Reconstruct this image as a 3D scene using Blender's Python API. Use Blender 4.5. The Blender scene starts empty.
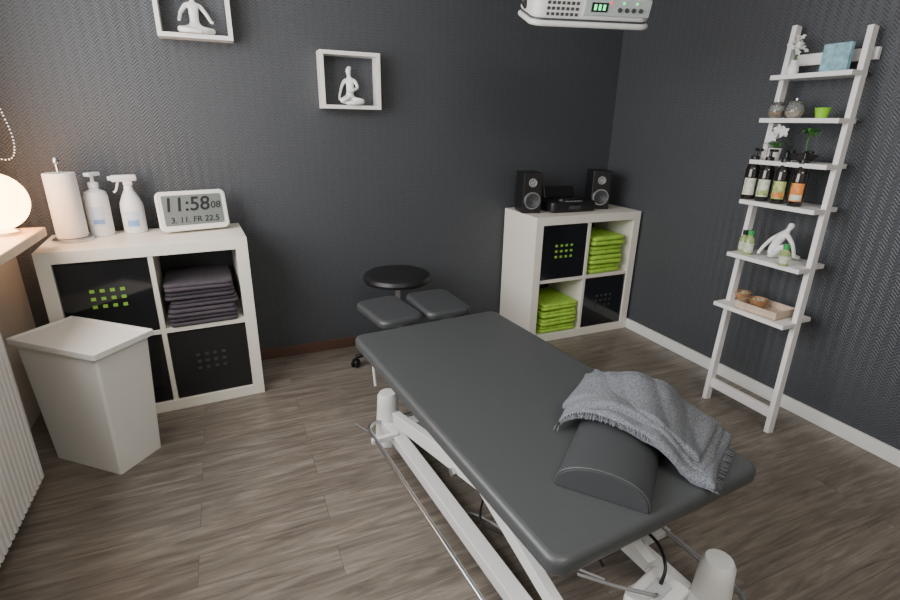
import bpy, bmesh, math, random
from mathutils import Vector, Matrix, noise
random.seed(4)
PI=math.pi
SC=bpy.context.scene
COL=SC.collection

# ------------------------------------------------------------------ materials
def mat(name,col,rough=.5,metal=0,bump=0,bscale=200,emit=0,spec=.5,trans=0,var=0,vscale=8,coat=0,alpha=1):
    m=bpy.data.materials.new(name);m.use_nodes=True
    nt=m.node_tree;b=nt.nodes['Principled BSDF']
    b.inputs['Base Color'].default_value=(*col,1);b.inputs['Roughness'].default_value=rough
    b.inputs['Metallic'].default_value=metal;b.inputs['Specular IOR Level'].default_value=spec
    b.inputs['Transmission Weight'].default_value=trans;b.inputs['Coat Weight'].default_value=coat
    if emit:
        b.inputs['Emission Color'].default_value=(*col,1);b.inputs['Emission Strength'].default_value=emit
    if bump or var:
        tc=nt.nodes.new('ShaderNodeTexCoord')
        if bump:
            n=nt.nodes.new('ShaderNodeTexNoise');n.inputs['Scale'].default_value=bscale;n.inputs['Detail'].default_value=3
            nt.links.new(tc.outputs['Object'],n.inputs['Vector'])
            bp=nt.nodes.new('ShaderNodeBump');bp.inputs['Strength'].default_value=bump;bp.inputs['Distance'].default_value=.003
            nt.links.new(n.outputs['Fac'],bp.inputs['Height']);nt.links.new(bp.outputs['Normal'],b.inputs['Normal'])
        if var:
            n2=nt.nodes.new('ShaderNodeTexNoise');n2.inputs['Scale'].default_value=vscale;n2.inputs['Detail'].default_value=4
            nt.links.new(tc.outputs['Object'],n2.inputs['Vector'])
            r=nt.nodes.new('ShaderNodeValToRGB')
            r.color_ramp.elements[0].position=.3;r.color_ramp.elements[1].position=.7
            r.color_ramp.elements[0].color=(*[c*(1-var) for c in col],1);r.color_ramp.elements[1].color=(*[min(1,c*(1+var)) for c in col],1)
            nt.links.new(n2.outputs['Fac'],r.inputs['Fac']);nt.links.new(r.outputs['Color'],b.inputs['Base Color'])
    return m

def N(nt,t,**k):
    n=nt.nodes.new(t)
    for a,v in k.items(): setattr(n,a,v)
    return n
def mth(nt,op,a,b=None,c=None):
    n=nt.nodes.new('ShaderNodeMath');n.operation=op
    for i,v in enumerate((a,b,c)):
        if v is None: continue
        if isinstance(v,(int,float)): n.inputs[i].default_value=v
        else: nt.links.new(v,n.inputs[i])
    return n.outputs[0]

def wallpaper(name,axis):
    m=bpy.data.materials.new(name);m.use_nodes=True;nt=m.node_tree;b=nt.nodes['Principled BSDF']
    g=N(nt,'ShaderNodeNewGeometry');sx=N(nt,'ShaderNodeSeparateXYZ');nt.links.new(g.outputs['Position'],sx.inputs[0])
    u=sx.outputs[axis];z=sx.outputs[2]
    pp=mth(nt,'PINGPONG',u,.022)
    ph=mth(nt,'ADD',mth(nt,'MULTIPLY',z,430),mth(nt,'MULTIPLY',pp,430))
    w=mth(nt,'SINE',ph)
    strip=mth(nt,'SINE',mth(nt,'MULTIPLY',u,PI/.022))
    hh=mth(nt,'ADD',w,mth(nt,'MULTIPLY',strip,.1))
    no=N(nt,'ShaderNodeTexNoise');no.inputs['Scale'].default_value=110;nt.links.new(g.outputs['Position'],no.inputs['Vector'])
    fac=mth(nt,'ADD',mth(nt,'MULTIPLY',hh,.28),no.outputs['Fac'])
    r=N(nt,'ShaderNodeValToRGB');r.color_ramp.elements[0].position=.1;r.color_ramp.elements[1].position=.9
    r.color_ramp.elements[0].color=(.034,.038,.044,1);r.color_ramp.elements[1].color=(.080,.086,.095,1)
    nt.links.new(fac,r.inputs['Fac']);nt.links.new(r.outputs['Color'],b.inputs['Base Color'])
    bp=N(nt,'ShaderNodeBump');bp.inputs['Strength'].default_value=.45;bp.inputs['Distance'].default_value=.0015
    nt.links.new(hh,bp.inputs['Height']);nt.links.new(bp.outputs['Normal'],b.inputs['Normal'])
    b.inputs['Roughness'].default_value=.5
    return m

def floor_mat():
    m=bpy.data.materials.new('vinyl_plank_floor');m.use_nodes=True;nt=m.node_tree;b=nt.nodes['Principled BSDF']
    g=N(nt,'ShaderNodeNewGeometry')
    br=N(nt,'ShaderNodeTexBrick');nt.links.new(g.outputs['Position'],br.inputs['Vector'])
    br.inputs['Scale'].default_value=1;br.inputs['Brick Width'].default_value=1.1;br.inputs['Row Height'].default_value=.125
    br.inputs['Mortar Size'].default_value=.0010;br.inputs['Mortar Smooth'].default_value=.2;br.offset=.37
    br.inputs['Color1'].default_value=(0,0,0,1);br.inputs['Color2'].default_value=(1,1,1,1);br.inputs['Mortar'].default_value=(.5,.5,.5,1)
    def grain(sx_,sy_,det,dist):
        mp=N(nt,'ShaderNodeMapping');mp.inputs['Scale'].default_value=(sx_,sy_,1);nt.links.new(g.outputs['Position'],mp.inputs['Vector'])
        va=N(nt,'ShaderNodeVectorMath',operation='ADD');nt.links.new(mp.outputs[0],va.inputs[0])
        sc=N(nt,'ShaderNodeVectorMath',operation='SCALE');sc.inputs['Scale'].default_value=7;nt.links.new(br.outputs['Color'],sc.inputs[0]);nt.links.new(sc.outputs[0],va.inputs[1])
        n1=N(nt,'ShaderNodeTexNoise');n1.inputs['Scale'].default_value=1;n1.inputs['Detail'].default_value=det;n1.inputs['Roughness'].default_value=.62;n1.inputs['Distortion'].default_value=dist
        nt.links.new(va.outputs[0],n1.inputs['Vector']);return n1.outputs['Fac']
    ga=grain(2.0,20,7,1.8);gb=grain(8,110,4,.4)
    gg=mth(nt,'ADD',mth(nt,'MULTIPLY',ga,.66),mth(nt,'MULTIPLY',gb,.34))
    r=N(nt,'ShaderNodeValToRGB');e=r.color_ramp.elements
    e[0].position=.33;e[0].color=(.092,.076,.062,1);e[1].position=.67;e[1].color=(.285,.250,.208,1)
    x=e.new(.5);x.color=(.176,.150,.122,1)
    nt.links.new(gg,r.inputs['Fac'])
    n2=N(nt,'ShaderNodeTexNoise');n2.inputs['Scale'].default_value=3;nt.links.new(g.outputs['Position'],n2.inputs['Vector'])
    k=mth(nt,'ADD',mth(nt,'MULTIPLY',n2.outputs['Fac'],.36),mth(nt,'ADD',mth(nt,'MULTIPLY',br.outputs['Color'],.18),.74))
    k2=mth(nt,'MULTIPLY',k,mth(nt,'SUBTRACT',1,mth(nt,'MULTIPLY',br.outputs['Fac'],.5)))
    mx=N(nt,'ShaderNodeVectorMath',operation='SCALE');nt.links.new(r.outputs['Color'],mx.inputs[0]);nt.links.new(k2,mx.inputs['Scale'])
    nt.links.new(mx.outputs[0],b.inputs['Base Color'])
    b.inputs['Roughness'].default_value=.34
    bp=N(nt,'ShaderNodeBump');bp.inputs['Strength'].default_value=.15;bp.inputs['Distance'].default_value=.002
    nt.links.new(gg,bp.inputs['Height']);nt.links.new(bp.outputs['Normal'],b.inputs['Normal'])
    return m

def wool_mat():
    m=bpy.data.materials.new('gray_wool');m.use_nodes=True;nt=m.node_tree;b=nt.nodes['Principled BSDF']
    tc=N(nt,'ShaderNodeTexCoord');n=N(nt,'ShaderNodeTexNoise');n.inputs['Scale'].default_value=300;n.inputs['Detail'].default_value=2
    nt.links.new(tc.outputs['Object'],n.inputs['Vector'])
    r=N(nt,'ShaderNodeValToRGB');r.color_ramp.elements[0].position=.35;r.color_ramp.elements[1].position=.65
    r.color_ramp.elements[0].color=(.095,.10,.112,1);r.color_ramp.elements[1].color=(.21,.222,.24,1)
    nt.links.new(n.outputs['Fac'],r.inputs['Fac']);nt.links.new(r.outputs['Color'],b.inputs['Base Color'])
    bp=N(nt,'ShaderNodeBump');bp.inputs['Strength'].default_value=.5;bp.inputs['Distance'].default_value=.002
    nt.links.new(n.outputs['Fac'],bp.inputs['Height']);nt.links.new(bp.outputs['Normal'],b.inputs['Normal'])
    b.inputs['Roughness'].default_value=.95;b.inputs['Specular IOR Level'].default_value=.15
    return m

M=dict(
 white=mat('white_lacquer',(.82,.80,.76),.35),
 cream=mat('cream_white_foil',(.84,.80,.70),.4),
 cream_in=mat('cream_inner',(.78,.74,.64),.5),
 binw=mat('bin_plastic',(.84,.83,.78),.45),
 plaster=mat('plaster',(.7,.68,.64),.8),
 base=mat('white_skirting',(.82,.81,.78),.4),
 brown=mat('brown_skirting',(.09,.045,.03),.5),
 sill=mat('sill_stone',(.74,.56,.38),.35,var=.08,vscale=30),
 vinyl=mat('gray_vinyl',(.062,.067,.068),.38,bump=.12,bscale=500),
 vinyl2=mat('dark_gray_vinyl',(.050,.053,.056),.42,bump=.12,bscale=500),
 blackv=mat('black_vinyl',(.012,.012,.013),.4),
 blackp=mat('black_plastic',(.010,.010,.011),.35),
 blackg=mat('black_gloss_panel',(.008,.009,.011),.12,coat=.3),
 steelw=mat('white_powder_coat',(.76,.76,.74),.35),
 heatw=mat('heater_shell',(.66,.67,.64),.4),
 chrome=mat('chrome',(.62,.63,.64),.28,1),
 dgrey=mat('dark_gray_plastic',(.05,.05,.055),.5),
 dsq=mat('dark_square',(.035,.038,.04),.6),
 wool=wool_mat(),
 lime=mat('lime_terry',(.38,.64,.07),.95,bump=1.0,bscale=300,var=.18,vscale=40),
 lime_dark=mat('lime_fabric',(.24,.50,.05),.8),
 mauve=mat('mauve_terry',(.07,.058,.07),.95,bump=.9,bscale=350,var=.15,vscale=40),
 porc=mat('white_ceramic',(.85,.85,.83),.35),
 ladder=mat('white_painted_wood',(.82,.80,.78),.45,var=.04,vscale=12),
 paper=mat('kitchen_paper',(.84,.82,.79),.9,bump=.5,bscale=120),
 plast=mat('white_plastic',(.82,.84,.86),.3),
 lcd=mat('lcd_gray',(.17,.185,.175),.3),
 ink=mat('lcd_ink',(.010,.011,.013),.5),
 globe=mat('glowing_globe',(1,.48,.16),.3,emit=20),
 cone=mat('speaker_cone',(.25,.25,.25),.5),
 brownb=mat('dark_bottle',(.012,.010,.008),.12,coat=.5),
 lab_g=mat('green_label',(.42,.50,.16),.5,var=.6,vscale=45),
 lab_o=mat('orange_label',(.78,.25,.05),.5,var=.4,vscale=45),
 lab_w=mat('pale_label',(.62,.66,.52),.5,var=.25,vscale=60),
 glass=mat('clear_glass',(.9,.93,.9),.05,trans=.9),
 leaf=mat('leaf_green',(.06,.2,.04),.4,var=.3,vscale=40),
 limep=mat('lime_plastic',(.25,.6,.02),.35),
 greenc=mat('green_cap',(.03,.35,.08),.35),
 petal=mat('white_petal',(.82,.82,.8),.6),
 aqua=mat('pale_blue_box',(.22,.42,.48),.6,var=.35,vscale=45),
 wood=mat('bowl_wood',(.36,.20,.09),.5,var=.25,vscale=40),
 woodl=mat('light_wood',(.60,.47,.36),.5,var=.15,vscale=30),
 soil=mat('dark_bowl',(.03,.025,.022),.5),
 pebble=mat('beige_pebbles',(.5,.42,.3),.7,var=.3,vscale=100),
 oil=mat('pale_oil',(.5,.62,.25),.15,trans=.4),
 cable=mat('gray_cable',(.22,.22,.22),.5),
 ledg=mat('green_led',(.1,.9,.3),.4,emit=2),
 ledr=mat('red_led',(.9,.05,.03),.4,emit=2),
 greyp=mat('light_gray_plastic',(.5,.52,.53),.4),
 panelw=mat('panel_face',(.42,.46,.45),.4),
 wframe=mat('window_frame',(.75,.75,.73),.4),
 pane=mat('window_glass',(.9,.95,1),.05,trans=1),
)

# ------------------------------------------------------------------ helpers
def obj(name,me,parent=None,loc=(0,0,0),rot=(0,0,0),m=None,label=None):
    o=bpy.data.objects.new(name,me);COL.objects.link(o)
    o.location=loc;o.rotation_euler=rot
    if parent: o.parent=parent
    if m: me.materials.append(M[m] if isinstance(m,str) else m)
    if label: o['label']=label
    return o
def thing(name,label,cat,loc=(0,0,0),rz=0,group=None):
    o=bpy.data.objects.new(name,None);COL.objects.link(o);o.empty_display_size=.05
    o.location=loc;o.rotation_euler=(0,0,rz)
    o['label']=label;o['category']=cat
    if group:o['group']=group
    return o
def tag(o,label,cat,group=None):
    o['label']=label;o['category']=cat
    if group:o['group']=group
    return o
def fin(bm,name,smooth=False,ang=None):
    bmesh.ops.recalc_face_normals(bm,faces=bm.faces)
    me=bpy.data.meshes.new(name)
    if smooth:
        for f in bm.faces: f.smooth=len(f.verts)<9
        a=ang or math.radians(40)
        for e in bm.edges:
            if len(e.link_faces)==2 and (e.calc_face_angle(0)>a or max(len(f.verts) for f in e.link_faces)>8): e.smooth=False
    bm.to_mesh(me);bm.free();return me
def addbox(bm,c,s,rot=None,bev=0):
    r=bmesh.ops.create_cube(bm,size=1)
    vs=r['verts']
    bmesh.ops.scale(bm,vec=s,verts=vs)
    if bev:
        es=list({e for v in vs for e in v.link_edges})
        rr=bmesh.ops.bevel(bm,geom=es,offset=bev,segments=2,profile=.5,affect='EDGES')
        vs=list({v for f in rr['faces'] for v in f.verts}|set(v for v in vs if v.is_valid))
    if rot is not None: bmesh.ops.rotate(bm,cent=(0,0,0),matrix=rot,verts=vs)
    bmesh.ops.translate(bm,vec=c,verts=vs)
def boxes(name,lst,bev=.0015):
    bm=bmesh.new()
    for b in lst: addbox(bm,b[0],b[1],b[2] if len(b)>2 else None,bev)
    return fin(bm,name)
def B(name,parent,c,s,m,bev=.002,rot=(0,0,0),label=None):
    return obj(name,boxes(name,[((0,0,0),s)],bev),parent,c,rot,m,label)
def lathe_bm(bm,prof,seg=32,c=(0,0,0)):
    rings=[]
    for r,z in prof:
        if r<1e-6: rings.append([bm.verts.new((c[0],c[1],c[2]+z))])
        else: rings.append([bm.verts.new((c[0]+r*math.cos(2*PI*i/seg),c[1]+r*math.sin(2*PI*i/seg),c[2]+z)) for i in range(seg)])
    for a,b in zip(rings,rings[1:]):
        for i in range(seg):
            j=(i+1)%seg
            if len(a)==1 and len(b)==1: continue
            if len(a)==1: bm.faces.new((a[0],b[i],b[j]))
            elif len(b)==1: bm.faces.new((a[i],a[j],b[0]))
            else: bm.faces.new((a[i],a[j],b[j],b[i]))
    for rg in (rings[0],rings[-1]):
        if len(rg)>1:
            try: bm.faces.new(rg)
            except Exception: pass
def L(name,parent,prof,m,loc=(0,0,0),rot=(0,0,0),seg=32,label=None):
    bm=bmesh.new();lathe_bm(bm,prof,seg);return obj(name,fin(bm,name,True),parent,loc,rot,m,label)
def tube_bm(bm,pts,r,seg=10,closed=False):
    pts=[Vector(p) for p in pts];n=len(pts);rings=[];up=None
    for i,p in enumerate(pts):
        a=pts[(i-1)%n] if (closed or i>0) else p;b=pts[(i+1)%n] if (closed or i<n-1) else p
        t=(b-a).normalized()
        if up is None:
            up=Vector((0,0,1)) if abs(t.z)<.9 else Vector((1,0,0))
        x=t.cross(up).normalized();y=x.cross(t).normalized();up=y
        rr=r[i] if isinstance(r,(list,tuple)) else r
        rings.append([bm.verts.new(p+x*rr*math.cos(2*PI*k/seg)+y*rr*math.sin(2*PI*k/seg)) for k in range(seg)])
    pr=list(zip(rings,rings[1:]))
    if closed: pr.append((rings[-1],rings[0]))
    for a,b in pr:
        for k in range(seg):
            j=(k+1)%seg;bm.faces.new((a[k],a[j],b[j],b[k]))
    if not closed:
        bm.faces.new(rings[0]);bm.faces.new(rings[-1])
def T(name,parent,pts,r,m,seg=10,closed=False,label=None):
    bm=bmesh.new();tube_bm(bm,pts,r,seg,closed);return obj(name,fin(bm,name,True),parent,(0,0,0),(0,0,0),m,label)
def smoothpath(pts,k=6):
    pts=[Vector(p) for p in pts];out=[]
    for i in range(len(pts)-1):
        p0=pts[max(i-1,0)];p1=pts[i];p2=pts[i+1];p3=pts[min(i+2,len(pts)-1)]
        for j in range(k):
            t=j/k
            out.append(.5*((2*p1)+(p2-p0)*t+(2*p0-5*p1+4*p2-p3)*t*t+(3*p1-p0-3*p2+p3)*t**3))
    out.append(pts[-1]);return out
def outline(w,l,r,n=6):
    r=max(min(r,w/2-1e-4,l/2-1e-4),1e-4);pts=[]
    for cx,cy,a0 in((w/2-r,l/2-r,0),(-w/2+r,l/2-r,PI/2),(-w/2+r,-l/2+r,PI),(w/2-r,-l/2+r,1.5*PI)):
        for i in range(n+1):
            a=a0+PI/2*i/n;pts.append((cx+r*math.cos(a),cy+r*math.sin(a)))
    return pts
def rslab_bm(bm,w,l,t,r,e,c=(0,0,0),taper=0,n=6,wob=0,seed=0):
    lev=[]
    k=5
    for i in range(k+1):
        a=PI/2*i/k;lev.append((e*(1-math.sin(a)),e*(1-math.cos(a))))
    for i in range(k+1):
        a=PI/2*i/k;lev.append((e*(1-math.cos(a)),t-e+e*math.sin(a)))
    rings=[]
    for ins,z in lev:
        tp=taper*(1-z/t)
        ring=[]
        for x,y in outline(w-2*ins-2*tp,l-2*ins-2*tp,r-ins*.8,n):
            v=Vector((x+c[0],y+c[1],z+c[2]))
            if wob: v+=noise.noise_vector(v*14+Vector((seed*7.3,seed,0)))*wob
            ring.append(bm.verts.new(v))
        rings.append(ring)
    for a,b in zip(rings,rings[1:]):
        m_=len(a)
        for i in range(m_):
            j=(i+1)%m_;bm.faces.new((a[i],a[j],b[j],b[i]))
    bm.faces.new(rings[0]);bm.faces.new(rings[-1])
def S(name,parent,w,l,t,r,e,m,loc=(0,0,0),rot=(0,0,0),taper=0,wob=0,seed=0,label=None,n=6):
    bm=bmesh.new();rslab_bm(bm,w,l,t,r,e,taper=taper,wob=wob,seed=seed,n=n)
    return obj(name,fin(bm,name,True,math.radians(50)),parent,loc,rot,m,label)
def text(name,parent,s,size,loc,rot,m,align='CENTER',shear=0,off=0):
    cu=bpy.data.curves.new(name,'FONT');cu.body=s;cu.size=size;cu.extrude=.0004;cu.align_x=align;cu.align_y='CENTER';cu.shear=shear;cu.offset=off
    o=bpy.data.objects.new('tmp',cu);COL.objects.link(o)
    dg=bpy.context.evaluated_depsgraph_get();me=bpy.data.meshes.new_from_object(o.evaluated_get(dg))
    bpy.data.objects.remove(o);me.materials.clear()
    return obj(name,me,parent,loc,rot,m)
def skin_mesh(name,V,E,R_,root=0,sub=2):
    me=bpy.data.meshes.new(name);me.from_pydata(V,E,[]);o=bpy.data.objects.new('tmp',me);COL.objects.link(o)
    mo=o.modifiers.new('s','SKIN');mo.use_smooth_shade=True
    for i,sv in enumerate(me.skin_vertices[0].data):
        r=R_[i];sv.radius=(r,r) if not isinstance(r,tuple) else r;sv.use_root=(i==root)
    s=o.modifiers.new('b','SUBSURF');s.levels=sub;s.render_levels=sub
    dg=bpy.context.evaluated_depsgraph_get();dg.update();m2=bpy.data.meshes.new_from_object(o.evaluated_get(dg))
    bpy.data.objects.remove(o)
    for p in m2.polygons:p.use_smooth=True
    return m2
def struct(o): o['kind']='structure';return o

# ------------------------------------------------------------------ room
XL,YF,H=-3.30,-4.3,2.55
fm=floor_mat();wb=wallpaper('dark_wallpaper_back',0);wr=wallpaper('dark_wallpaper_side',1)
struct(obj('floor',boxes('floor',[(((XL)/2,YF/2,-.05),(-XL+.2,-YF+.2,.1))],0),m=fm))
struct(obj('ceiling',boxes('ceiling',[(((XL)/2,YF/2,H+.05),(-XL+.2,-YF+.2,.1))],0),m='plaster'))
struct(obj('wall_back',boxes('wall_back',[((XL/2,.05,H/2),(-XL+.2,.1,H))],0),m=wb))
struct(obj('wall_right',boxes('wall_right',[((.05,YF/2,H/2),(.1,-YF,H))],0),m=wr))
struct(obj('wall_front',boxes('wall_front',[((XL/2,YF-.05,H/2),(-XL+.2,.1,H))],0),m='plaster'))
WY0,WY1,WZ0,WZ1=-2.7,-.42,.88,2.25
struct(obj('wall_left',boxes('wall_left',[((XL-.1,YF/2,WZ0/2-.02),(.2,-YF,WZ0-.04)),((XL-.1,YF/2,(WZ1+H)/2),(.2,-YF,H-WZ1)),
   ((XL-.1,WY1/2,(WZ0+WZ1)/2-.02),(.2,-WY1,WZ1-WZ0+.04)),((XL-.1,(YF+WY0)/2,(WZ0+WZ1)/2-.02),(.2,WY0-YF,WZ1-WZ0+.04))],0),m='plaster'))
cy=(WY0+WY1)/2;cz=(WZ0+WZ1)/2;ww=WY1-WY0;wh=WZ1-WZ0
win=bpy.data.objects.new('window_1',None);COL.objects.link(win);win.location=(XL-.15,cy,cz);struct(win)
fr=[((0,0,wh/2-.03),(.06,ww,.06)),((0,0,-wh/2+.03),(.06,ww,.06)),((0,ww/2-.03,0),(.06,.06,wh)),((0,-ww/2+.03,0),(.06,.06,wh)),((0,0,0),(.06,.08,wh))]
struct(obj('window_frame',boxes('window_frame',fr),win,m='wframe'))
B('window_pane',win,(0,0,0),(.006,ww-.1,wh-.1),'pane',0)
struct(obj('baseboard_right',boxes('bbr',[((-.008,(YF-.0)/2,.032),(.016,-YF,.064))],.002),m='base'))
struct(obj('baseboard_back',boxes('bbb',[((XL/2,-.008,.03),(-XL,.016,.06))],.002),m='brown'))
s_=obj('trim_1',boxes('windowsill',[((0,0,0),(.45,2.46,.035))],.005),None,(-3.285,-1.61,.8645),(0,0,0),'sill')
struct(s_)

# ------------------------------------------------------------------ radiator
rad=thing('radiator','white ribbed panel radiator under the window sill','radiator',(-3.165,-1.73,.08))
bm=bmesh.new()
n=58;Lr=1.72;HR=.70
prof=[]
for i in range(n):
    y=-Lr/2+Lr*i/n;d=Lr/n
    prof+=[(.047,y),(.047,y+d*.22),(.056,y+d*.34),(.056,y+d*.88)]
prof.append((.047,Lr/2))
zs=(0,HR)
loops=[[bm.verts.new((x,y,z)) for x,y in prof] for z in zs]
for i in range(len(prof)-1): bm.faces.new((loops[0][i],loops[0][i+1],loops[1][i+1],loops[1][i]))
addbox(bm,(.0,0,HR/2),(.090,Lr,HR-.004),bev=.006)
obj('panel',fin(bm,'panel'),rad,m='white')
g=[((0,-Lr/2+.03+i*.04,HR+.015),(.1,.012,.012)) for i in range(42)]+[((-.05,0,HR+.015),(.012,Lr,.024)),((.052,0,HR+.015),(.012,Lr,.024))]
obj('top_grille',boxes('top_grille',g,0),rad,m='white')
for yy in(-.5,.5): obj('wall_bracket',boxes('wb',[((-.09,yy,.4),(.09,.04,.4))]),rad,m='steelw')
T('pipe',rad,smoothpath([(0,Lr/2-.04,.02),(0,Lr/2+.02,.02),(0,Lr/2+.05,-.0),(0,Lr/2+.05,-.078)]),.009,'white')
L('valve',rad,[(0,0),(.02,0),(.022,.04),(.018,.06),(0,.06)],'blackp',(0,Lr/2+.0,.14),(-PI/2,0,0))

# ------------------------------------------------------------------ globe lamp, blind cord
lamp=thing('globe_lamp','glowing warm white globe table lamp on the window sill','lamp',(-3.158,-.50,.882))
L('lamp_base',lamp,[(0,0),(.055,0),(.055,.012),(.03,.02),(.03,.03),(0,.03)],'chrome')
R0=.102;L('lamp_shade',lamp,[(0 if i in(0,20) else R0*math.sin(PI*i/20),.118-R0*math.cos(PI*i/20)) for i in range(21)],'globe')
T('cable',lamp,smoothpath([(-.04,0,.01),(-.1,-.1,.006),(-.1,-.3,.006)]),.003,'plast')
cord=thing('blind_cord','white beaded pull cord loop of a window blind','cord',(-3.115,-.40,H-.0))
bm=bmesh.new()
ctl=[(-.035,0,0),(-.035,0,-.6),(-.02,0,-.95),(.01,0,-1.2),(.03,0,-1.33),(.018,0,-1.40),(-.02,0,-1.41),(-.06,0,-1.37),(-.085,0,-1.2),(-.08,0,-.9),(-.07,0,-.4),(-.06,0,0)]
sp=smoothpath(ctl,40);acc=0;last=sp[0];path=[last]
for p in sp[1:]:
    acc+=(p-last).length;last=p
    if acc>=.0105: path.append(p);acc=0
for p in path:
    bmesh.ops.create_icosphere(bm,subdivisions=1,radius=.003,matrix=Matrix.Translation(p))
o=obj('bead_strand',fin(bm,'beads',True,2),cord,m='plast');o['kind']='stuff'
B('cord_bracket',cord,(-.045,0,-.012),(.06,.03,.024),'plast')

# ------------------------------------------------------------------ cube shelving
def shelf_unit(name,label,loc,rz,W,D,Hh):
    o=thing(name,label,'shelf',loc,rz)
    t,ti=.05,.02
    obj('body',boxes('body',[((t/2,D/2,Hh/2),(t,D,Hh)),((W-t/2,D/2,Hh/2),(t,D,Hh)),((W/2,D/2,Hh-t/2),(W-2*t,D,t)),((W/2,D/2,t/2),(W-2*t,D,t))],.001),o,m='cream')
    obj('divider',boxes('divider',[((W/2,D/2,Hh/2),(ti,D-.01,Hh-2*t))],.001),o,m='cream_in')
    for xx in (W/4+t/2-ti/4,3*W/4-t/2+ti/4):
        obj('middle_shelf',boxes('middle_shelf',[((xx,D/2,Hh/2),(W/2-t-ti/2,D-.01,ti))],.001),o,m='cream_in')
    cw=(W-2*t-ti)/2;ch=(Hh-2*t-ti)/2
    cells={}
    for i in(0,1):
        for j in(0,1): cells[(i,j)]=(t+i*(cw+ti)+cw/2,t+j*(ch+ti))
    return o,cells,cw,ch
def world(o,p):
    return Matrix.Translation(o.location)@Matrix.Rotation(o.rotation_euler[2],4,'Z')@Vector(p)
def insert_box(unit,cell,cw,ch,label,rz,D,green):
    p=world(unit,(cell[0],.012,cell[1]+.001))
    o=thing('storage_box',label,'storage box',p,rz,'black storage boxes in the cube shelves')
    w=cw-.006;h=ch-.008
    obj('body',boxes('body',[((0,D/2-.02,.004),(w,D-.06,.008)),((-w/2+.004,D/2-.02,h/2),(.008,D-.06,h)),((w/2-.004,D/2-.02,h/2),(.008,D-.06,h)),((0,D-.05,h/2),(w,.008,h))]),o,m='blackp')
    bm=bmesh.new();addbox(bm,(0,.004,h/2),(w,.01,h))
    for i in range(4):
        for j in range(3): addbox(bm,(-.054+i*.036,-.0013,h*.42+j*.034),(.017,.002,.014))
    for f in bm.faces: f.material_index=1 if f.calc_center_median().y<-.0011 else 0
    me=fin(bm,'front_panel');q=obj('front_panel',me,o,m='blackg');me.materials.append(M['lime_dark' if green else 'dsq'])
    return o
def towel_stack(unit,cell,n,t,w,l,m,label,group,rz,fy=.02,xo=0):
    for k in range(n):
        p=world(unit,(cell[0]+xo+random.uniform(-.008,.008),fy+l/2+random.uniform(-.01,.01),cell[1]+.004+k*t))
        bm=bmesh.new()
        rslab_bm(bm,w,l,t*.45,.025,t*.22,(0,0,0),wob=.006,seed=k+cell[0]*10,n=8)
        rslab_bm(bm,w-.006,l,t*.45,.025,t*.22,(0,.004,t*.44),wob=.006,seed=k+.3+cell[0]*10,n=8)
        o=obj('folded_towel',fin(bm,'folded_towel',True,math.radians(60)),None,p,(0,0,rz+random.uniform(-.03,.03)),m)
        tag(o,label,'towel',group)

rz1=math.radians(3.2)
fr1=Vector((-2.336,-.392,0));ex=Vector((math.cos(rz1),math.sin(rz1),0))
K1,c1,cw,ch=shelf_unit('cube_shelf','cream white four-cell cube shelf with mauve towels, clock on top',tuple(fr1-ex*.776),rz1,.776,.372,.79)
K2,c2,cw2,ch2=shelf_unit('cube_shelf','cream white four-cell cube shelf with lime green towels, speakers on top',(-.790,-.385,0),0,.770,.372,.79)
insert_box(K1,c1[(0,1)],cw,ch,'glossy black storage box with green showing through square cutouts',rz1,.36,True)
insert_box(K1,c1[(0,0)],cw,ch,'glossy black storage box beside the waste bin',rz1,.36,False)
insert_box(K1,c1[(1,0)],cw,ch,'glossy black storage box below the mauve towels',rz1,.36,False)
insert_box(K2,c2[(0,1)],cw2,ch2,'glossy black storage box beside lime towels',0,.36,True)
insert_box(K2,c2[(1,0)],cw2,ch2,'glossy black storage box below lime towels',0,.36,False)
towel_stack(K1,c1[(1,1)],5,.040,.285,.30,'mauve','folded dark mauve terry towel','mauve towels in the cube shelf',rz1,.005)
towel_stack(K2,c2[(1,1)],4,.060,.25,.30,'lime','folded lime green terry towel','lime towels in the upper cell',0,.005,-.015)
towel_stack(K2,c2[(0,0)],4,.048,.27,.30,'lime','folded lime green terry towel','lime towels in the lower cell',0,.005,.01)

ZT=.791
# ------------------------------------------------------------------ waste bin
bn=thing('waste_bin','tall white plastic waste bin with flat overhanging lid','bin',(-2.955,-.665,0),math.radians(-41))
bm=bmesh.new()
h=.51
ra=outline(.335,.19,.010);rb=outline(.395,.22,.012)
r0=[bm.verts.new((x-.0,y,0.0)) for x,y in ra];r1=[bm.verts.new((x,y,h)) for x,y in rb]
r2=[bm.verts.new((x*.97,y*.95,h)) for x,y in rb];r3=[bm.verts.new((x*.96,y*.94,.01)) for x,y in ra]
for a,b in((r0,r1),(r1,r2),(r2,r3)):
    for i in range(len(a)):
        j=(i+1)%len(a);bm.faces.new((a[i],a[j],b[j],b[i]))
bm.faces.new(r0);bm.faces.new(r3)
obj('body',fin(bm,'body',True),bn,m='binw')
bm=bmesh.new()
rings=[]
for w_,l_,r_,z_ in((.39,.216,.010,h+.002),(.422,.247,.008,h-.008),(.424,.249,.008,h-.007),(.424,.249,.008,h+.013),(.422,.247,.008,h+.0145),(.404,.229,.006,h+.0145),(.400,.225,.006,h+.0085)):
    rings.append([bm.verts.new((x,y,z_)) for x,y in outline(w_,l_,r_)])
for a,b in zip(rings,rings[1:]):
    for i in range(len(a)):
        j=(i+1)%len(a);bm.faces.new((a[i],a[j],b[j],b[i]))
bm.faces.new(rings[0]);bm.faces.new(rings[-1])
obj('lid',fin(bm,'lid',True,math.radians(30)),bn,m='binw')

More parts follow.
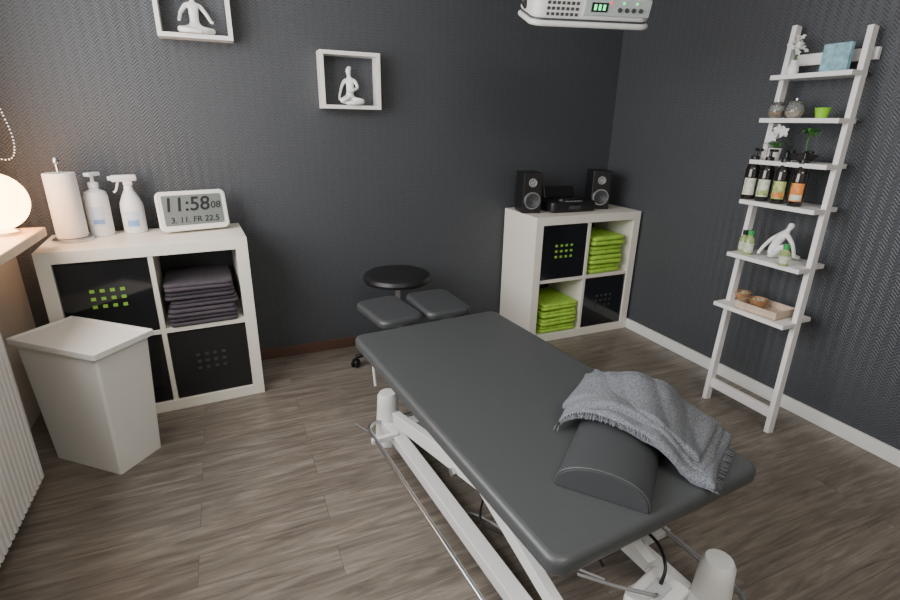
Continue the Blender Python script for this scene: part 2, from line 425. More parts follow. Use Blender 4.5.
# ------------------------------------------------------------------ paper towel holder + roll
ph=thing('paper_towel_holder','metal paper towel holder with white kitchen roll','paper towel holder',(-3.02,-.21,ZT))
L('base_plate',ph,[(0,0),(.075,0),(.075,.008),(.07,.012),(0,.012)],'chrome')
L('rod',ph,[(0,.01),(.006,.01),(.006,.315),(.011,.32),(.012,.33),(.008,.34),(0,.342)],'chrome')
L('paper_roll',ph,[(.018,.015),(.055,.015),(.057,.02),(.057,.275),(.055,.28),(.02,.28),(.018,.276),(.018,.015)],'paper',seg=40)
def front_label(parent,r,z0,z1,m,mid,half,name='paper_label',n_=12):
    bm=bmesh.new();lo_=[];hi_=[]
    for i in range(n_+1):
        a=math.radians(mid+(i-n_/2)*2*half/n_)
        lo_.append(bm.verts.new((math.cos(a)*r,math.sin(a)*r,z0)));hi_.append(bm.verts.new((math.cos(a)*r,math.sin(a)*r,z1)))
    for i in range(n_): bm.faces.new((lo_[i],lo_[i+1],hi_[i+1],hi_[i]))
    return obj(name,fin(bm,name,True),parent,m=m)
pale=mat('pale_print',(.60,.70,.82),.4);blue=mat('blue_print',(.20,.38,.68),.4)
pb=thing('pump_bottle','white plastic pump dispenser bottle with pale print','bottle',(-2.925,-.13,ZT),.4)
L('body',pb,[(0,0),(.043,0),(.046,.006),(.046,.17),(.040,.19),(.018,.202),(.016,.21),(0,.21)],'plast')
front_label(pb,.0464,.045,.13,pale,-110,32)
front_label(pb,.0467,.055,.075,blue,-110,26,'label_band')
L('pump_cap',pb,[(0,.208),(.02,.208),(.02,.23),(.008,.234),(.006,.26),(0,.26)],'plast')
S('nozzle',pb,.03,.07,.016,.01,.005,'plast',(0,-.012,.258),(0,0,2.2))
sb=thing('spray_bottle','white plastic trigger spray bottle with blue print','bottle',(-2.80,-.1,ZT),.3)
L('body',sb,[(0,0),(.043,0),(.047,.006),(.047,.11),(.044,.135),(.032,.165),(.019,.19),(.016,.215),(0,.215)],'plast')
front_label(sb,.0474,.025,.10,pale,-105,34)
front_label(sb,.0477,.032,.06,blue,-105,28,'label_band')
bm=bmesh.new();addbox(bm,(0,0,.22),(.034,.034,.02),bev=.005);addbox(bm,(-.012,0,.243),(.1,.026,.03),bev=.008);addbox(bm,(-.066,0,.245),(.014,.018,.018),bev=.003)
obj('spray_head',fin(bm,'spray_head',True),sb,m='plast')
T('trigger',sb,smoothpath([(-.035,0,.233),(-.042,0,.21),(-.05,0,.19),(-.06,0,.183)]),.005,'plast')

# ------------------------------------------------------------------ clock
ck=thing('digital_clock','white framed digital clock with gray display reading 11:58','clock',(-2.55,-.16,ZT),math.radians(12))
tilt=math.radians(-12)
bm=bmesh.new();rslab_bm(bm,.295,.18,.03,.025,.006)
o=obj('body',fin(bm,'body',True),ck,(0,-.0,.094),(PI/2+tilt,0,0),'white')
o2=S('display',o,.250,.136,.003,.008,.001,'lcd',(0,.003,.0295))
text('time_digits',o,'11:58',.088,(-.027,.026,.0332),(0,0,0),'ink',shear=.12,off=.0012)
text('second_digits',o,'08',.044,(.096,.018,.0332),(0,0,0),'ink',shear=.12,off=.0004)
text('date_digits',o,'3. 11. FR 22.5',.037,(0,-.042,.0332),(0,0,0),'ink',shear=.12,off=.0004)
B('stand',ck,(0,.04,.03),(.2,.05,.06),'white')

# ------------------------------------------------------------------ speakers / radio
def speaker(loc,rz,label):
    o=thing('speaker',label,'speaker',loc,rz,'black speakers on the cube shelf')
    B('cabinet',o,(0,0,.118),(.115,.16,.236),'blackp',.004)
    L('woofer',o,[(0,-.004),(.015,.004),(.017,0),(.033,.006),(.040,.010),(.043,.008),(.045,0)],'dgrey',(0,-.081,.075),(PI/2,0,0),40)
    L('woofer_surround',o,[(.040,0),(.043,.007),(.049,.007),(.051,0)],'chrome',(0,-.080,.075),(PI/2,0,0),40)
    L('tweeter',o,[(0,.008),(.010,.004),(.012,0),(.022,.006),(.026,0)],'cone',(0,-.080,.178),(PI/2,0,0),32)
    return o
speaker((-.725,-.17,ZT),-.25,'black bookshelf speaker with silver woofer ring')
speaker((-.205,-.17,ZT),-.42,'black bookshelf speaker with silver woofer ring')
rd=thing('disc_player','black compact disc player radio between the speakers','radio',(-.465,-.19,ZT),-.05)
bm=bmesh.new();rslab_bm(bm,.32,.22,.065,.03,.012);me=fin(bm,'body',True,math.radians(50))
obj('body',me,rd,m='blackp')
L('disc_lid',rd,[(0,.0),(.085,0),(.085,.006),(.08,.01),(0,.012)],'blackg',(0,.01,.065))
B('dock',rd,(0,.085,.098),(.22,.02,.075),'blackp',.004,(-.3,0,0))
B('display',rd,(0,-.111,.03),(.08,.002,.02),'dgrey',0)
obj('button_row',boxes('br',[((-.05+i*.02,-.095,.065),(.012,.008,.004)) for i in range(6)]),rd,m='greyp')

# ------------------------------------------------------------------ wall frames + statues
def wframe(loc,label):
    o=thing('box_frame',label,'frame',loc)
    W_,H_,D_,t=.302,.266,.09,.018
    obj('frame',boxes('frame',[((0,-D_/2,t/2),(W_,D_,t)),((0,-D_/2,H_-t/2),(W_,D_,t)),((-W_/2+t/2,-D_/2,H_/2),(t,D_,H_-2*t)),((W_/2-t/2,-D_/2,H_/2),(t,D_,H_-2*t))],.001),o,m='white')
    return o
wframe((-1.755,-.001,1.350),'open white box frame on dark wall holding kneeling figurine')
wframe((-2.435,-.001,1.624),'open white box frame on dark wall holding meditating figurine')
def fig(name,label,V,E,R_,loc,rz=0,sc=1,m='porc'):
    o=thing(name,label,'figurine',loc,rz)
    me=skin_mesh('body',V,E,R_)
    zmin=min(v.co.z for v in me.vertices)
    b=obj('body',me,o,m=m,loc=(0,0,-zmin*sc+.0005));b.scale=(sc,)*3
    return o
V=[(0,0,.022),(0,0,.055),(0,-.003,.09),(0,0,.118),(0,0,.133),(0,-.002,.148),(0,0,.168),(0,.004,.182),
   (.03,0,.116),(.052,-.004,.085),(.062,-.03,.055),(.066,-.052,.05),
   (-.03,0,.116),(-.052,-.004,.085),(-.062,-.03,.055),(-.066,-.052,.05),
   (.022,-.005,.02),(.07,-.035,.018),(.03,-.062,.014),(-.015,-.06,.012),
   (-.022,-.005,.02),(-.07,-.035,.018),(-.03,-.066,.012),(.02,-.07,.010)]
E=[(0,1),(1,2),(2,3),(3,4),(4,5),(5,6),(6,7),(3,8),(8,9),(9,10),(10,11),(3,12),(12,13),(13,14),(14,15),(0,16),(16,17),(17,18),(18,19),(0,20),(20,21),(21,22),(22,23)]
R_=[.026,.018,.022,.017,.008,.013,.014,.008,.011,.008,.007,.006,.011,.008,.007,.006,.018,.013,.010,.008,.018,.013,.010,.008]
fig('meditating_figurine','white ceramic figurine sitting cross-legged in the box frame',V,E,R_,(-2.435,-.035,1.6425),.15,1.02)
# seated sideways with a twisted torso, hair bun, arms wrapped around
V=[(0,0,.026),(0,.004,.050),(.002,.002,.078),(0,0,.104),(-.002,0,.118),(-.004,-.003,.134),(-.004,.0,.148),(.006,.014,.158),
   (.024,-.008,.100),(.034,-.014,.074),(.012,-.032,.062),(-.014,-.034,.058),
   (-.024,.008,.100),(-.036,.014,.074),(-.044,.010,.046),(-.046,.000,.022),
   (.018,-.010,.022),(.056,-.036,.018),(.014,-.050,.012),(-.020,-.044,.010),
   (-.014,-.010,.022),(-.040,-.040,.020),(.000,-.030,.036),(.030,-.024,.012)]
E=[(0,1),(1,2),(2,3),(3,4),(4,5),(5,6),(6,7),(3,8),(8,9),(9,10),(10,11),(3,12),(12,13),(13,14),(14,15),(0,16),(16,17),(17,18),(18,19),(0,20),(20,21),(21,22)]
V=V[:23];R_=[.022,.015,.019,.013,.006,.012,.012,.008,.009,.0065,.006,.005,.009,.0065,.0055,.005,.017,.012,.009,.007,.016,.011,.008]
fig('kneeling_figurine','white ceramic woman figurine seated with folded legs and twisted torso',V,E,R_,(-1.755,-.045,1.3685),-.2,1.18)

# ------------------------------------------------------------------ stool
st=thing('rolling_stool','round black padded rolling stool with five casters','stool',(-1.600,-.29,0),.3)
L('seat',st,[(0,.470),(.15,.470),(.175,.478),(.183,.495),(.177,.513),(.16,.522),(.12,.526),(.06,.528),(0,.528)],'blackv',seg=48)
L('gas_column',st,[(0,.11),(.028,.11),(.028,.27),(.016,.275),(.016,.472),(0,.472)],'chrome')
L('hub',st,[(0,.06),(.04,.06),(.045,.08),(.035,.12),(0,.12)],'blackp')
for k in range(5):
    a=2*PI*k/5+.35
    o=T('base_arm',st,[(.03*math.cos(a),.03*math.sin(a),.09),(.14*math.cos(a),.14*math.sin(a),.085),(.25*math.cos(a),.25*math.sin(a),.062)],[.02,.017,.012],'blackp')
    x,y=.25*math.cos(a),.25*math.sin(a)
    bm=bmesh.new()
    for sy in(-1,1): 
        lb=bmesh.new();lathe_bm(lb,[(0,-.007),(.02,-.007),(.025,-.003),(.025,.003),(.02,.007),(0,.007)],20)
        tmp=bpy.data.meshes.new('t');lb.to_mesh(tmp);lb.free();tmp.transform(Matrix.Translation((0,sy*.012,.0))@Matrix.Rotation(PI/2,4,'X'));bm.from_mesh(tmp)
    addbox(bm,(0,0,.012),(.03,.012,.03),bev=.003)
    obj('caster',fin(bm,'caster',True),st,(x,y,.026),(0,0,a+.8),'blackp')

# ------------------------------------------------------------------ massage bench
byaw=math.radians(4.8)
BC=Vector((-1.626,-1.572,0))
bt=thing('massage_bench','gray vinyl electric massage bench with white steel lifting frame','massage table',tuple(BC),byaw)
TB=.50
HL=.617
S('lying_surface',bt,.660,2*HL,.048,.038,.016,'vinyl',(0,0,TB-.048),n=10)
S('underboard',bt,.58,1.17,.018,.04,.003,'blackp',(0,0,TB-.066))
for xx,rz,w_ in((-.083,.10,.215),(.162,-.02,.225)):
    S('head_pad',bt,w_,.30,.042,.045,.018,'vinyl2',(xx,.850,TB-.044),(.03,0,rz),n=8)
obj('head_bracket',boxes('hb',[((-.083,.70,TB-.068),(.03,.34,.02)),((.162,.70,TB-.068),(.03,.34,.02)),((.02,.62,TB-.068),(.4,.03,.02))]),bt,m='steelw')
T('adjust_lever',bt,smoothpath([(-.22,.60,TB-.085),(-.235,.63,TB-.1),(-.24,.64,TB-.16),(-.235,.64,TB-.26)]),.006,'steelw')
upper=[((-.21,0,TB-.083),(.035,1.10,.03)),((.21,0,TB-.083),(.035,1.10,.03)),((0,.5,TB-.083),(.42,.035,.03)),((0,-.5,TB-.083),(.42,.035,.03)),((0,0,TB-.083),(.42,.035,.03))]
obj('upper_frame',boxes('upper_frame',upper),bt,m='steelw')
lower=[((-.21,-.02,.085),(.05,1.1,.045)),((.21,-.02,.085),(.05,1.1,.045)),((0,.52,.085),(.48,.055,.05)),((0,-.60,.085),(.52,.055,.05))]
obj('base_frame',boxes('base_frame',lower,.003),bt,m='steelw')
for x,y in((-.205,.580),(.275,.56),(-.26,-.60),(.250,-.61)):
    L('leg_column',bt,[(0,0),(.060,0),(.062,.008),(.054,.03),(.044,.18),(.042,.215),(.034,.230),(0,.232)],'steelw',(x,y,0))
def beam(name,a,b,w,t_,m):
    a=Vector(a);b=Vector(b);d=b-a
    q=d.to_track_quat('Y','Z').to_matrix()
    bm=bmesh.new();addbox(bm,(0,0,0),(w,d.length,t_),bev=.003)
    me=fin(bm,name);o=obj(name,me,bt,(a+b)/2,q.to_euler(),m);return o
for x in(-.20,.20):
    beam('scissor_arm',(x,.50,.15),(x,-.42,TB-.12),.032,.055,'steelw')
    beam('scissor_arm',(x*.80,-.48,.13),(x*.80,.35,TB-.12),.03,.045,'steelw')
T('pivot_shaft',bt,[(-.23,-.02,.26),(.23,-.02,.26)],.014,'chrome')
beam('actuator',(0,.3,.16),(0,-.3,.3),.05,.05,'greyp')
mb=S('motor_box',bt,.135,.09,.10,.012,.008,'steelw',(-.045,-.645,.215),(0,0,.18))
B('motor_socket',mb,(0,.0,.103),(.06,.035,.008),'greyp')
B('motor_switch',mb,(-.02,-.0455,.05),(.03,.005,.025),'dgrey',.001)
B('motor_mount',bt,(-.03,-.60,.18),(.06,.05,.16),'steelw')
ft=[]
xr,yr=.335,.62
for px_,py_ in outline(2*xr-.04,2*yr,.05,5): ft.append((px_+.005,py_-.06,.115))
T('foot_bar',bt,ft,.008,'chrome',closed=True)
for cx_,cy_ in((-.27,.45),(.28,.45),(-.27,-.4),(.28,-.4)):
    obj('bar_clamp',boxes('bc',[((cx_,cy_,.108),(.11,.02,.02))]),bt,m='steelw')
T('power_cable',bt,smoothpath([(-.04,-.5,.2),(-.1,-.3,.14),(-.12,-.05,.06),(-.2,.15,.02),(-.18,.4,.008),(-.3,.75,.008)]),.004,'cable')
T('power_cable',bt,smoothpath([(-.03,-.48,.22),(-.06,-.38,.3),(-.13,-.3,.2),(-.16,-.1,.1),(.0,.1,.06)]),.004,'blackp')
T('power_cable',bt,smoothpath([(-.06,-.655,.323),(-.09,-.66,.345),(-.13,-.60,.33),(-.14,-.5,.27)]),.004,'cable')
T('power_cable',bt,smoothpath([(-.03,-.64,.323),(-.01,-.63,.355),(.02,-.58,.365),(.03,-.5,.36)]),.004,'blackp')
B('release_knob',bt,(.348,-.47,TB-.085),(.03,.04,.02),'blackp',.004)
T('side_lever',bt,[(.22,-.47,TB-.09),(.338,-.47,TB-.085)],.006,'chrome')

# ------------------------------------------------------------------ bolster + blanket
ang=math.radians(40)
BO=(-1.705,-2.098,TB+.001)
bo=thing('half_round_bolster','dark gray vinyl half-round bolster lying on the bench','bolster',BO,ang)
RB,HB,LB=.106,.068,.46
bm=bmesh.new()
pr=[]
for i in range(25):
    a=PI*i/24;pr.append((RB*math.cos(a),HB*math.sin(a)**.8 if math.sin(a)>1e-6 else 0))
xs=[(0,.955),(.006,.985),(.016,1),(LB-.016,1),(LB-.006,.985),(LB,.955)]
rings=[[bm.verts.new((x,p*s,.001+z*s)) for p,z in pr] for x,s in xs]
for a,b in zip(rings,rings[1:]):
    for i in range(len(pr)-1): bm.faces.new((a[i],a[i+1],b[i+1],b[i]))
    bm.faces.new((a[0],a[-1],b[-1],b[0]))
bm.faces.new(rings[0]);bm.faces.new(rings[-1])
obj('cushion',fin(bm,'cushion',True),bo,m='vinyl2')
T('piping',bo,[(.005,p*.985,.002+z*.985) for p,z in pr],.0025,'vinyl')

bl=thing('wool_blanket','folded gray wool throw with fringe draped over the bolster','blanket',BO,ang)
def bil(a,b,c,d,s,t): return (a*(1-s)+b*s)*(1-t)+(d*(1-s)+c*s)*t
def hz(x,p):
    z=0
    if -.02<x<LB+.03:
        q=1-(p/(RB+.045))**2
        z=(HB+.012)*math.sqrt(max(0,q))**.9 if q>0 else 0
        if x>LB-.05: z*=max(0,min(1,(LB+.03-x)/.08))
    return z
def sheet(E_,A_,C_,D_,off,th,seed,n=64):
    bm=bmesh.new();top=[];bot=[]
    for i in range(n+1):
        ra_,rb_=[],[]
        for j in range(n+1):
            s,t=i/n,j/n
            P=bil(Vector(E_),Vector(A_),Vector(C_),Vector(D_),s,t)
            w=noise.noise_vector(Vector((P.x*7,P.y*7,seed)))
            x=P.x+w.x*.016;p=P.y+w.y*.016
            z=0
            for dx_,dp_ in((0,0),(.04,0),(-.04,0),(0,.04),(0,-.04),(.025,.025),(-.025,.025),(.025,-.025),(-.025,-.025)): z+=hz(x+dx_,p+dp_)/9
            z=max(z+.004,hz(x,p)*.97)
            wr=noise.noise(Vector((x*6+seed,p*7,seed)))*.014+abs(noise.noise(Vector((x*3-p*9,seed*3,1))))*.022
            ed=min(s,1-s,t,1-t);rd=max(0,1-ed/.045)
            zt=z+off+th+wr*min(1,off*30+.4)-th*.55*rd**2
            ra_.append(bm.verts.new((x,p,zt)));rb_.append(bm.verts.new((x,p,max(.003,zt-th*(1-.1*rd)))))
        top.append(ra_);bot.append(rb_)
    for i in range(n):
        for j in range(n):
            bm.faces.new((top[i][j],top[i+1][j],top[i+1][j+1],top[i][j+1]));bm.faces.new((bot[i][j],bot[i][j+1],bot[i+1][j+1],bot[i+1][j]))
    for k in range(n):
        for a,b in((lambda q:top[q][0],lambda q:bot[q][0]),(lambda q:top[q][n],lambda q:bot[q][n]),(lambda q:top[0][q],lambda q:bot[0][q]),(lambda q:top[n][q],lambda q:bot[n][q])):
            bm.faces.new((a(k),a(k+1),b(k+1),b(k)))
    return fin(bm,'cloth',True,2)
EE,AA,CC,DD=(.225,.16,0),(.565,.15,0),(.385,-.27,0),(.135,-.225,0)
obj('lower_fold',sheet(EE,AA,CC,DD,.002,.016,1.3),bl,m='wool')
EE1,AA1,CC1,DD1=(.245,.155,0),(.57,.14,0),(.395,-.25,0),(.16,-.21,0)
obj('middle_fold',sheet(EE1,AA1,CC1,DD1,.014,.014,2.2),bl,m='wool')
EE2,AA2,CC2,DD2=(.265,.150,0),(.575,.125,0),(.40,-.235,0),(.195,-.19,0)
obj('upper_fold',sheet(EE2,AA2,CC2,DD2,.026,.016,4.1),bl,m='wool')
bm=bmesh.new()
for k in range(34):
    t=k/33*.6
    P=Vector(EE)*(1-t)+Vector(DD)*t
    z=hz(P.x,P.y)+.012
    q=P+Vector((-.022,random.uniform(-.006,.006),0));zq=hz(q.x,q.y)+.008
    tube_bm(bm,[(P.x+.014,P.y,z),((P.x+q.x)/2,(P.y+q.y)/2,(z+zq)/2+.003),(q.x,q.y,zq)],[.002,.0018,.001],5)
for k in range(30):
    t=k/29*.8
    P=Vector(DD)*(1-t)+Vector(CC)*t
    q=P+Vector((random.uniform(-.005,.005),-.016,0))
    tube_bm(bm,[(P.x,P.y+.010,.012),(q.x,q.y,.004)],[.002,.001],5)
o=obj('fringe',fin(bm,'fringe',True,2),bl,m='wool');o['kind']='stuff'

# ------------------------------------------------------------------ ladder shelf
lad=thing('ladder_shelf','white painted wooden ladder shelf leaning against the dark wall','shelf',(0,0,0))
F1=Vector((-.292,-1.277,0));T1=Vector((-.055,-1.163,1.71));F2=Vector((-.281,-1.601,0));T2=Vector((-.055,-1.465,1.67))
def rail(a,b):
    d=b-a
    bm=bmesh.new();addbox(bm,(0,0,0),(.036,.022,d.length),bev=.002)
    x=Vector((1,0,0));z=d.normalized();y=z.cross(x).normalized();x=y.cross(z)
    R3=Matrix((x,y,z)).transposed().to_4x4()
    bmesh.ops.transform(bm,matrix=Matrix.Translation((a+b)/2)@R3,verts=bm.verts)
    for v in bm.verts:
        if v.co.z<0: v.co.z=0
    return obj('side_rail',fin(bm,'side_rail'),lad,m='ladder')
rail(F1,T1);rail(F2,T2)
for z,df,db in((.51,.10,.12),(.745,.09,.115),(.985,.09,.1),(1.16,.085,.085),(1.335,.085,.07),(1.51,.08,.06)):
    k=z/1.69;a=F1.lerp(T1,k);b=F2.lerp(T2,k);xc=(a.x+b.x)/2
    y0,y1=b.y+.012,a.y-.012
    x0,x1=xc-df,min(xc+db,-.012);xm=xc-.022
    pts=[(x0,y0-.024),(xm,y0-.024),(xm,y0),(x1,y0),(x1,y1),(xm,y1),(xm,y1+.024),(x0,y1+.024)]
    bm=bmesh.new()
    lo=[bm.verts.new((x,y,z-.018)) for x,y in pts];hi=[bm.verts.new((x,y,z)) for x,y in pts]
    for i in range(8):
        j=(i+1)%8;bm.faces.new((lo[i],lo[j],hi[j],hi[i]))
    bm.faces.new(lo);bm.faces.new(hi)
    obj('shelf_board',fin(bm,'shelf_board'),lad,m='ladder')
def xbar(z,w,t_,dx=0):
    k=z/1.69;a=F1.lerp(T1,k);b=F2.lerp(T2,k)
    return ((a.x+b.x)/2+dx,(a.y+b.y)/2,z),(t_,abs(a.y-b.y)+.0,w)
obj('bottom_crossbar',boxes('bx',[xbar(.09,.045,.02)]),lad,m='ladder')
obj('wall_mounting_beam',boxes('wb2',[((-.018,-1.31,1.575),(.02,.36,.045))]),lad,m='ladder')

def bottle(loc,lab,label,h=.172,r=.029,lo=.12,hi=.55,lab2=None):
    o=thing('oil_bottle',label,'bottle',loc,.3,'dark oil bottles on the ladder shelf')
    L('body',o,[(0,0),(r*.9,0),(r,.004),(r,h*.74),(r*.85,h*.86),(r*.42,h*.94),(r*.42,h),(0,h)],'brownb',seg=24)
    front_label(o,r+.0006,h*lo,h*hi,lab,-167,50)
    if lab2: front_label(o,r+.0009,h*(lo+.03),h*(lo+.16),lab2,-167,42,'label_band')
    L('pump_cap',o,[(0,h),(r*.6,h),(r*.6,h+.016),(.007,h+.02),(.006,h+.042),(0,h+.042)],'blackp',seg=16)
    S('nozzle',o,.018,.048,.011,.005,.003,'blackp',(-.008,-.012,h+.040),(0,0,-.8))
    return o
z=.9855
bottle((-.195,-1.20,z),'lab_w','dark glass pump bottle with pale label')
bottle((-.195,-1.268,z),'lab_w','dark glass pump bottle with pale label and green stripe',lab2='lab_g')
bottle((-.20,-1.343,z),'lab_g','dark glass pump bottle with green and orange label',lab2='lab_o')
bottle((-.20,-1.42,z),'lab_o','dark glass pump bottle with orange label and pale stripe',lab2='lab_w')
def smallb(loc,label,cap,h=.085,r=.02,body='oil'):
    o=thing('small_bottle',label,'bottle',loc,0,'small oil bottles on the ladder shelf')
    L('body',o,[(0,0),(r*.9,0),(r,.004),(r,h*.8),(r*.6,h*.92),(r*.5,h),(0,h)],body,seg=20)
    L('paper_label',o,[(r+.0004,h*.15),(r+.0007,h*.15),(r+.0007,h*.6),(r+.0004,h*.6)],'lab_w',seg=20)
    L('cap',o,[(0,h),(r*.65,h),(r*.65,h+.02),(0,h+.022)],cap,seg=16)
z=.7455
smallb((-.20,-1.235,z),'small bottle of oil with black cap','blackp',.08)
smallb((-.235,-1.285,z),'small bottle of oil with green cap','greenc',.09)
smallb((-.265,-1.475,z),'small clear bottle with green cap','greenc',.07)
V=[(0,0,.022),(-.004,0,.048),(.006,0,.075),(.020,0,.098),(.028,0,.111),(.034,0,.124),(.036,0,.137),
   (.012,.016,.094),(-.018,.018,.068),(-.038,.012,.038),(-.050,.006,.010),
   (.028,-.016,.094),(.048,-.018,.068),(.058,-.012,.040),(.064,-.008,.014),
   (.010,.014,.018),(.050,.022,.016),(.084,.020,.010),
   (-.008,-.014,.020),(.024,-.020,.056),(.040,-.016,.014),(.056,-.014,.008)]
E=[(0,1),(1,2),(2,3),(3,4),(4,5),(5,6),(3,7),(7,8),(8,9),(9,10),(3,11),(11,12),(12,13),(13,14),(0,15),(15,16),(16,17),(0,18),(18,19),(19,20),(20,21)]
R_=[.021,.015,.018,.014,.007,.013,.010,.009,.0075,.0065,.006,.009,.0075,.0065,.006,.014,.011,.008,.014,.012,.008,.007]
fig('stretching_figurine','white ceramic figurine in a seated stretching pose',V,E,R_,(-.185,-1.375,z),-1.0,1.22)
z=.5105
def tray():
    o=thing('wooden_tray','shallow pale wooden box holding a small bowl','box',(-.225,-1.42,z),.05)
    w_,l_,h_=.15,.19,.035
    obj('body',boxes('body',[((0,0,.003),(w_,l_,.006)),((-w_/2+.003,0,h_/2),(.006,l_,h_)),((w_/2-.003,0,h_/2),(.006,l_,h_)),((0,-l_/2+.003,h_/2),(w_-.012,.006,h_)),((0,l_/2-.003,h_/2),(w_-.012,.006,h_))],.0008),o,m='woodl')
tray()
for x,y,s in((-.175,-1.265,.9),(-.225,-1.385,.95)):
    zz=z if s<.92 else z+.0068
    o=thing('wooden_bowl','small turned wooden bowl filled with beige pebbles','bowl',(x,y,zz),0,'wooden bowls on the ladder shelf')
    L('bowl',o,[(0,0),(.02*s,0),(.036*s,.02*s),(.042*s,.045*s),(.039*s,.045*s),(.032*s,.022*s),(0,.012*s)],'wood')
    bm=bmesh.new()
    for k in range(26):
        a=random.uniform(0,2*PI);r=.028*s*math.sqrt(random.random())
        bmesh.ops.create_icosphere(bm,subdivisions=1,radius=.007,matrix=Matrix.Translation((r*math.cos(a),r*math.sin(a),.03*s+random.uniform(0,.008))))
    q=obj('pebble_filling',fin(bm,'p',True,2),o,m='pebble');q['kind']='stuff'
z=1.1605
op=thing('potted_orchid','white orchid in a pale pot on the ladder shelf','plant',(-.13,-1.235,z))
L('pot',op,[(0,0),(.022,0),(.028,.045),(.03,.05),(.026,.05),(.022,.04),(0,.04)],'porc')
T('stem',op,smoothpath([(0,0,.04),(.005,0,.08),(-.01,-.01,.12),(-.03,-.02,.13)]),.002,'leaf',6)
def petals(bm,c,r,n,nrm):
    nrm=Vector(nrm).normalized();a=nrm.orthogonal().normalized();b=nrm.cross(a)
    for k in range(n):
        th_=2*PI*k/n;d=a*math.cos(th_)+b*math.sin(th_);s=nrm.cross(d)
        pts=[c,c+d*r*.5+s*r*.33+nrm*r*.12,c+d*r,c+d*r*.5-s*r*.33+nrm*r*.12]
        bm.faces.new([bm.verts.new(p) for p in pts])
bm=bmesh.new()
for c in((-.03,-.02,.13),(-.015,-.03,.115),(-.01,.01,.105),(-.035,-.045,.122),(-.03,.005,.095)): petals(bm,Vector(c),.024,5,(-1,-.8,.3))
obj('flower',fin(bm,'f'),op,m='petal')
def leafm(name,parent,base,tip,w,up=.02,m='leaf'):
    base=Vector(base);tip=Vector(tip);bm=bmesh.new();n=8;rows=[]
    d=tip-base;s=d.cross(Vector((0,0,1))).normalized()
    for i in range(n+1):
        t=i/n;p=base+d*t+Vector((0,0,up*math.sin(PI*t)));ww_=w*math.sin(PI*min(.97,t*.9+.08))
        rows.append([bm.verts.new(p-s*ww_),bm.verts.new(p-Vector((0,0,ww_*.25))),bm.verts.new(p+s*ww_)])
    for a,b in zip(rows,rows[1:]):
        bm.faces.new((a[0],a[1],b[1],b[0]));bm.faces.new((a[1],a[2],b[2],b[1]))
    return obj(name,fin(bm,name,True,2),parent,m=m)
for k,(tx,ty) in enumerate(((-.05,.03),(-.04,-.05),(.04,-.04),(.03,.05))): leafm('leaf',op,(0,0,.045),(tx,ty,.06),.012)
gp=thing('potted_succulent','small green leafy plant in a dark round bowl','plant',(-.145,-1.385,z))
L('pot',gp,[(0,0),(.02,0),(.04,.015),(.045,.03),(.042,.032),(.035,.024),(0,.024)],'soil')
T('stem',gp,smoothpath([(0,0,.02),(0,.005,.07),(-.005,0,.12)]),.002,'leaf',6)
for k in range(9):
    a=k*.7;leafm('leaf',gp,(0,0,.10+.004*(k%3)),(.042*math.cos(a),.042*math.sin(a),.105+.01*(k%3)),.013)
z=1.3355
for y,s,lb in((-1.205,1.0,'round clear glass candle jar'),(-1.285,1.05,'round clear glass candle jar with lid')):
    o=thing('glass_jar',lb,'jar',(-.13,y,z),0,'glass jars on the ladder shelf')
    L('jar_body',o,[(0,0),(.02*s,0),(.032*s,.015*s),(.034*s,.03*s),(.028*s,.05*s),(.024*s,.055*s),(.022*s,.05*s),(.03*s,.03*s),(.018*s,.006*s),(0,.005*s)],'glass')
    L('wax_filling',o,[(0,.006),(.017*s,.007),(.027*s,.018*s),(.028*s,.026*s),(0,.026*s)],'wood' if s<1.02 else 'pebble')
    L('lid',o,[(0,.055*s),(.024*s,.055*s),(.026*s,.06*s),(.02*s,.066*s),(.006,.068*s),(.006,.076*s),(0,.078*s)],'chrome')
o=thing('lime_cup','small lime green tealight cup','cup',(-.13,-1.40,z))
L('cup',o,[(0,0),(.02,0),(.028,.04),(.026,.04),(.019,.004),(0,.004)],'limep')
z=1.5105
va=thing('flower_vase','small white vase with white blossoms','vase',(-.10,-1.215,z))
L('vase',va,[(0,0),(.018,0),(.024,.015),(.02,.035),(.012,.05),(.014,.058),(.011,.058),(.009,.05),(0,.04)],'porc')
bm=bmesh.new()
tips=[(-.02,.012,.13),(.01,-.02,.12),(-.01,-.015,.145),(.015,.015,.115),(0,0,.15),(-.025,-.02,.11)]
for p in tips: tube_bm(bm,smoothpath([(0,0,.05),(p[0]*.4,p[1]*.4,.09),p],4),.0012,5)
obj('stem',fin(bm,'s',True,2),va,m='leaf')
bm=bmesh.new()
for p in tips:
    for k in range(3): petals(bm,Vector(p)+Vector((random.uniform(-.01,.01),random.uniform(-.01,.01),-.012*k)),.013,5,(random.uniform(-1,0),random.uniform(-1,0),.5))
obj('blossom',fin(bm,'f'),va,m='petal')
bx=S('picture_block',None,.022,.105,.105,.002,.001,'aqua',(-.10,-1.385,z),(0,0,.0))
tag(bx,'pale blue square patterned block on the top ladder board','box')

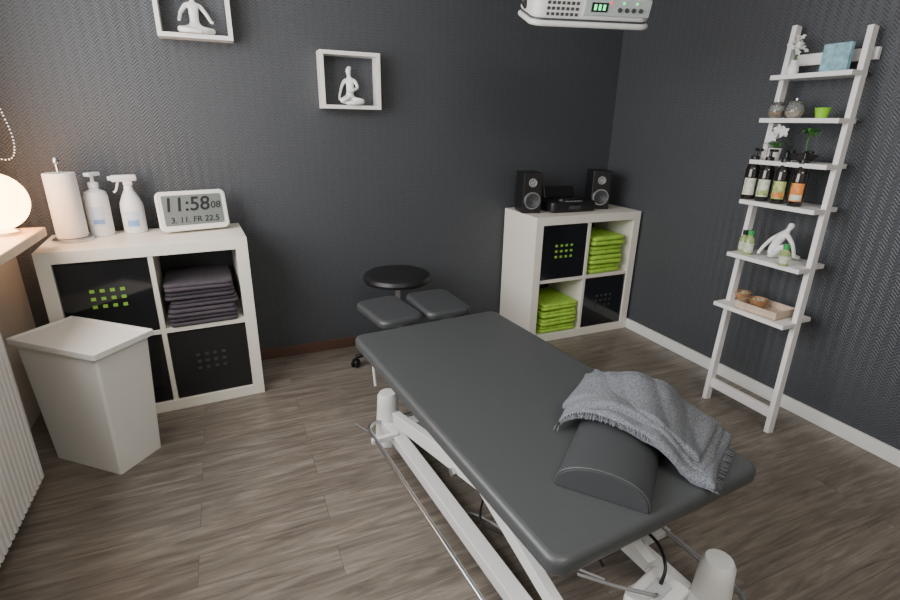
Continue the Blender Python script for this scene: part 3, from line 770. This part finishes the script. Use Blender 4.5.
# ------------------------------------------------------------------ heat lamp device
ZH=1.632
ht=thing('ceiling_heat_lamp','white ceiling-hung infrared heat lamp with control panel','heat lamp',(-1.075,-1.08,ZH),math.radians(-16))
bm=bmesh.new()
W0=.472;D0=.25
rslab_bm(bm,W0,D0,.020,.05,.009,(0,D0/2,0))
rslab_bm(bm,W0-.014,D0-.014,.125,.045,.012,(0,D0/2,.024))
hs=obj('housing',fin(bm,'housing',True,math.radians(50)),ht,(0,0,0),(math.radians(19),0,0),'heatw')
S('seam_strip',hs,W0-.022,D0-.022,.012,.042,.001,'dgrey',(0,D0/2,.016))
S('reflector_grille',hs,.40,.19,.006,.05,.002,'dgrey',(0,D0/2,-.004))
obj('vent_slots',boxes('vs',[((-.175+i*.018,.0065,zz),(.011,.004,.010)) for i in range(7) for zz in (.042,.060,.078)],0),hs,m='dgrey')
cp=B('control_panel',hs,(.085,.005,.070),(.255,.008,.056),'panelw',.003)
B('display',cp,(-.070,-.0045,.0),(.062,.003,.030),'blackp',0)
for i in range(3): B('indicator',cp,(-.087+i*.017,-.0065,0),(.009,.002,.018),'ledg',0)
for i in range(4): L('control_knob',cp,[(0,0),(.008,0),(.007,.006),(0,.006)],'dgrey',(.008+i*.027,-.004,-.006),(PI/2,0,0),16)
for xx in (-.028,.02,.07): B('power_indicator',cp,(xx,-.0055,.016),(.007,.003,.006),'ledr' if xx<0 else 'ledg',0)
HH=H-ZH
T('suspension_arm',ht,[(-.12,.14,.17),(-.12,.14,HH-.001)],.018,'blackp',16)
T('tilt_bracket',ht,smoothpath([(-.225,.10,.08),(-.25,.10,.13),(-.24,.12,.24),(-.12,.14,.34)]),.012,'blackp')
L('ceiling_mount',ht,[(0,HH-.03),(.06,HH-.03),(.06,HH-.001),(0,HH-.001)],'blackp',(-.12,.14,0))

# ------------------------------------------------------------------ lights
def area(name,loc,target,sx,sy,e,col):
    l=bpy.data.lights.new(name,'AREA');l.shape='RECTANGLE';l.size=sx;l.size_y=sy;l.energy=e;l.color=col
    o=bpy.data.objects.new(name,l);COL.objects.link(o);o.location=loc
    d=Vector(target)-Vector(loc);o.rotation_euler=d.to_track_quat('-Z','Y').to_euler();return o
area('window_daylight',(XL-.03,(WY0+WY1)/2,cz),(0,(WY0+WY1)/2,cz-.5),2.1,1.25,78,(.97,.98,1))
area('rear_fill_light',(-1.8,-3.2,H-.02),(-1.7,-2.6,0),1.2,.8,40,(1,.96,.90))  # added unseen fill behind the camera, brightens the fronts; not a ceiling fitting
w=bpy.data.worlds.new('world');SC.world=w;w.use_nodes=True
w.node_tree.nodes['Background'].inputs[0].default_value=(.85,.92,1,1);w.node_tree.nodes['Background'].inputs[1].default_value=1.0

# ------------------------------------------------------------------ camera
cam=bpy.data.cameras.new('camera');cam.sensor_width=36;cam.lens=502.1/900*36;cam.clip_start=.02
co=bpy.data.objects.new('camera',cam);COL.objects.link(co)
Rv=Vector((.91677546,-.39904625,.01687739));Uv=Vector((.11833509,.31173882,.94277023));Fv=Vector((.38147027,.86231143,-.33301567))
mw=Matrix((Rv,Uv,-Fv)).transposed().to_4x4();mw.translation=Vector((-2.3919648,-2.79778259,1.2931))
co.matrix_world=mw
SC.camera=co
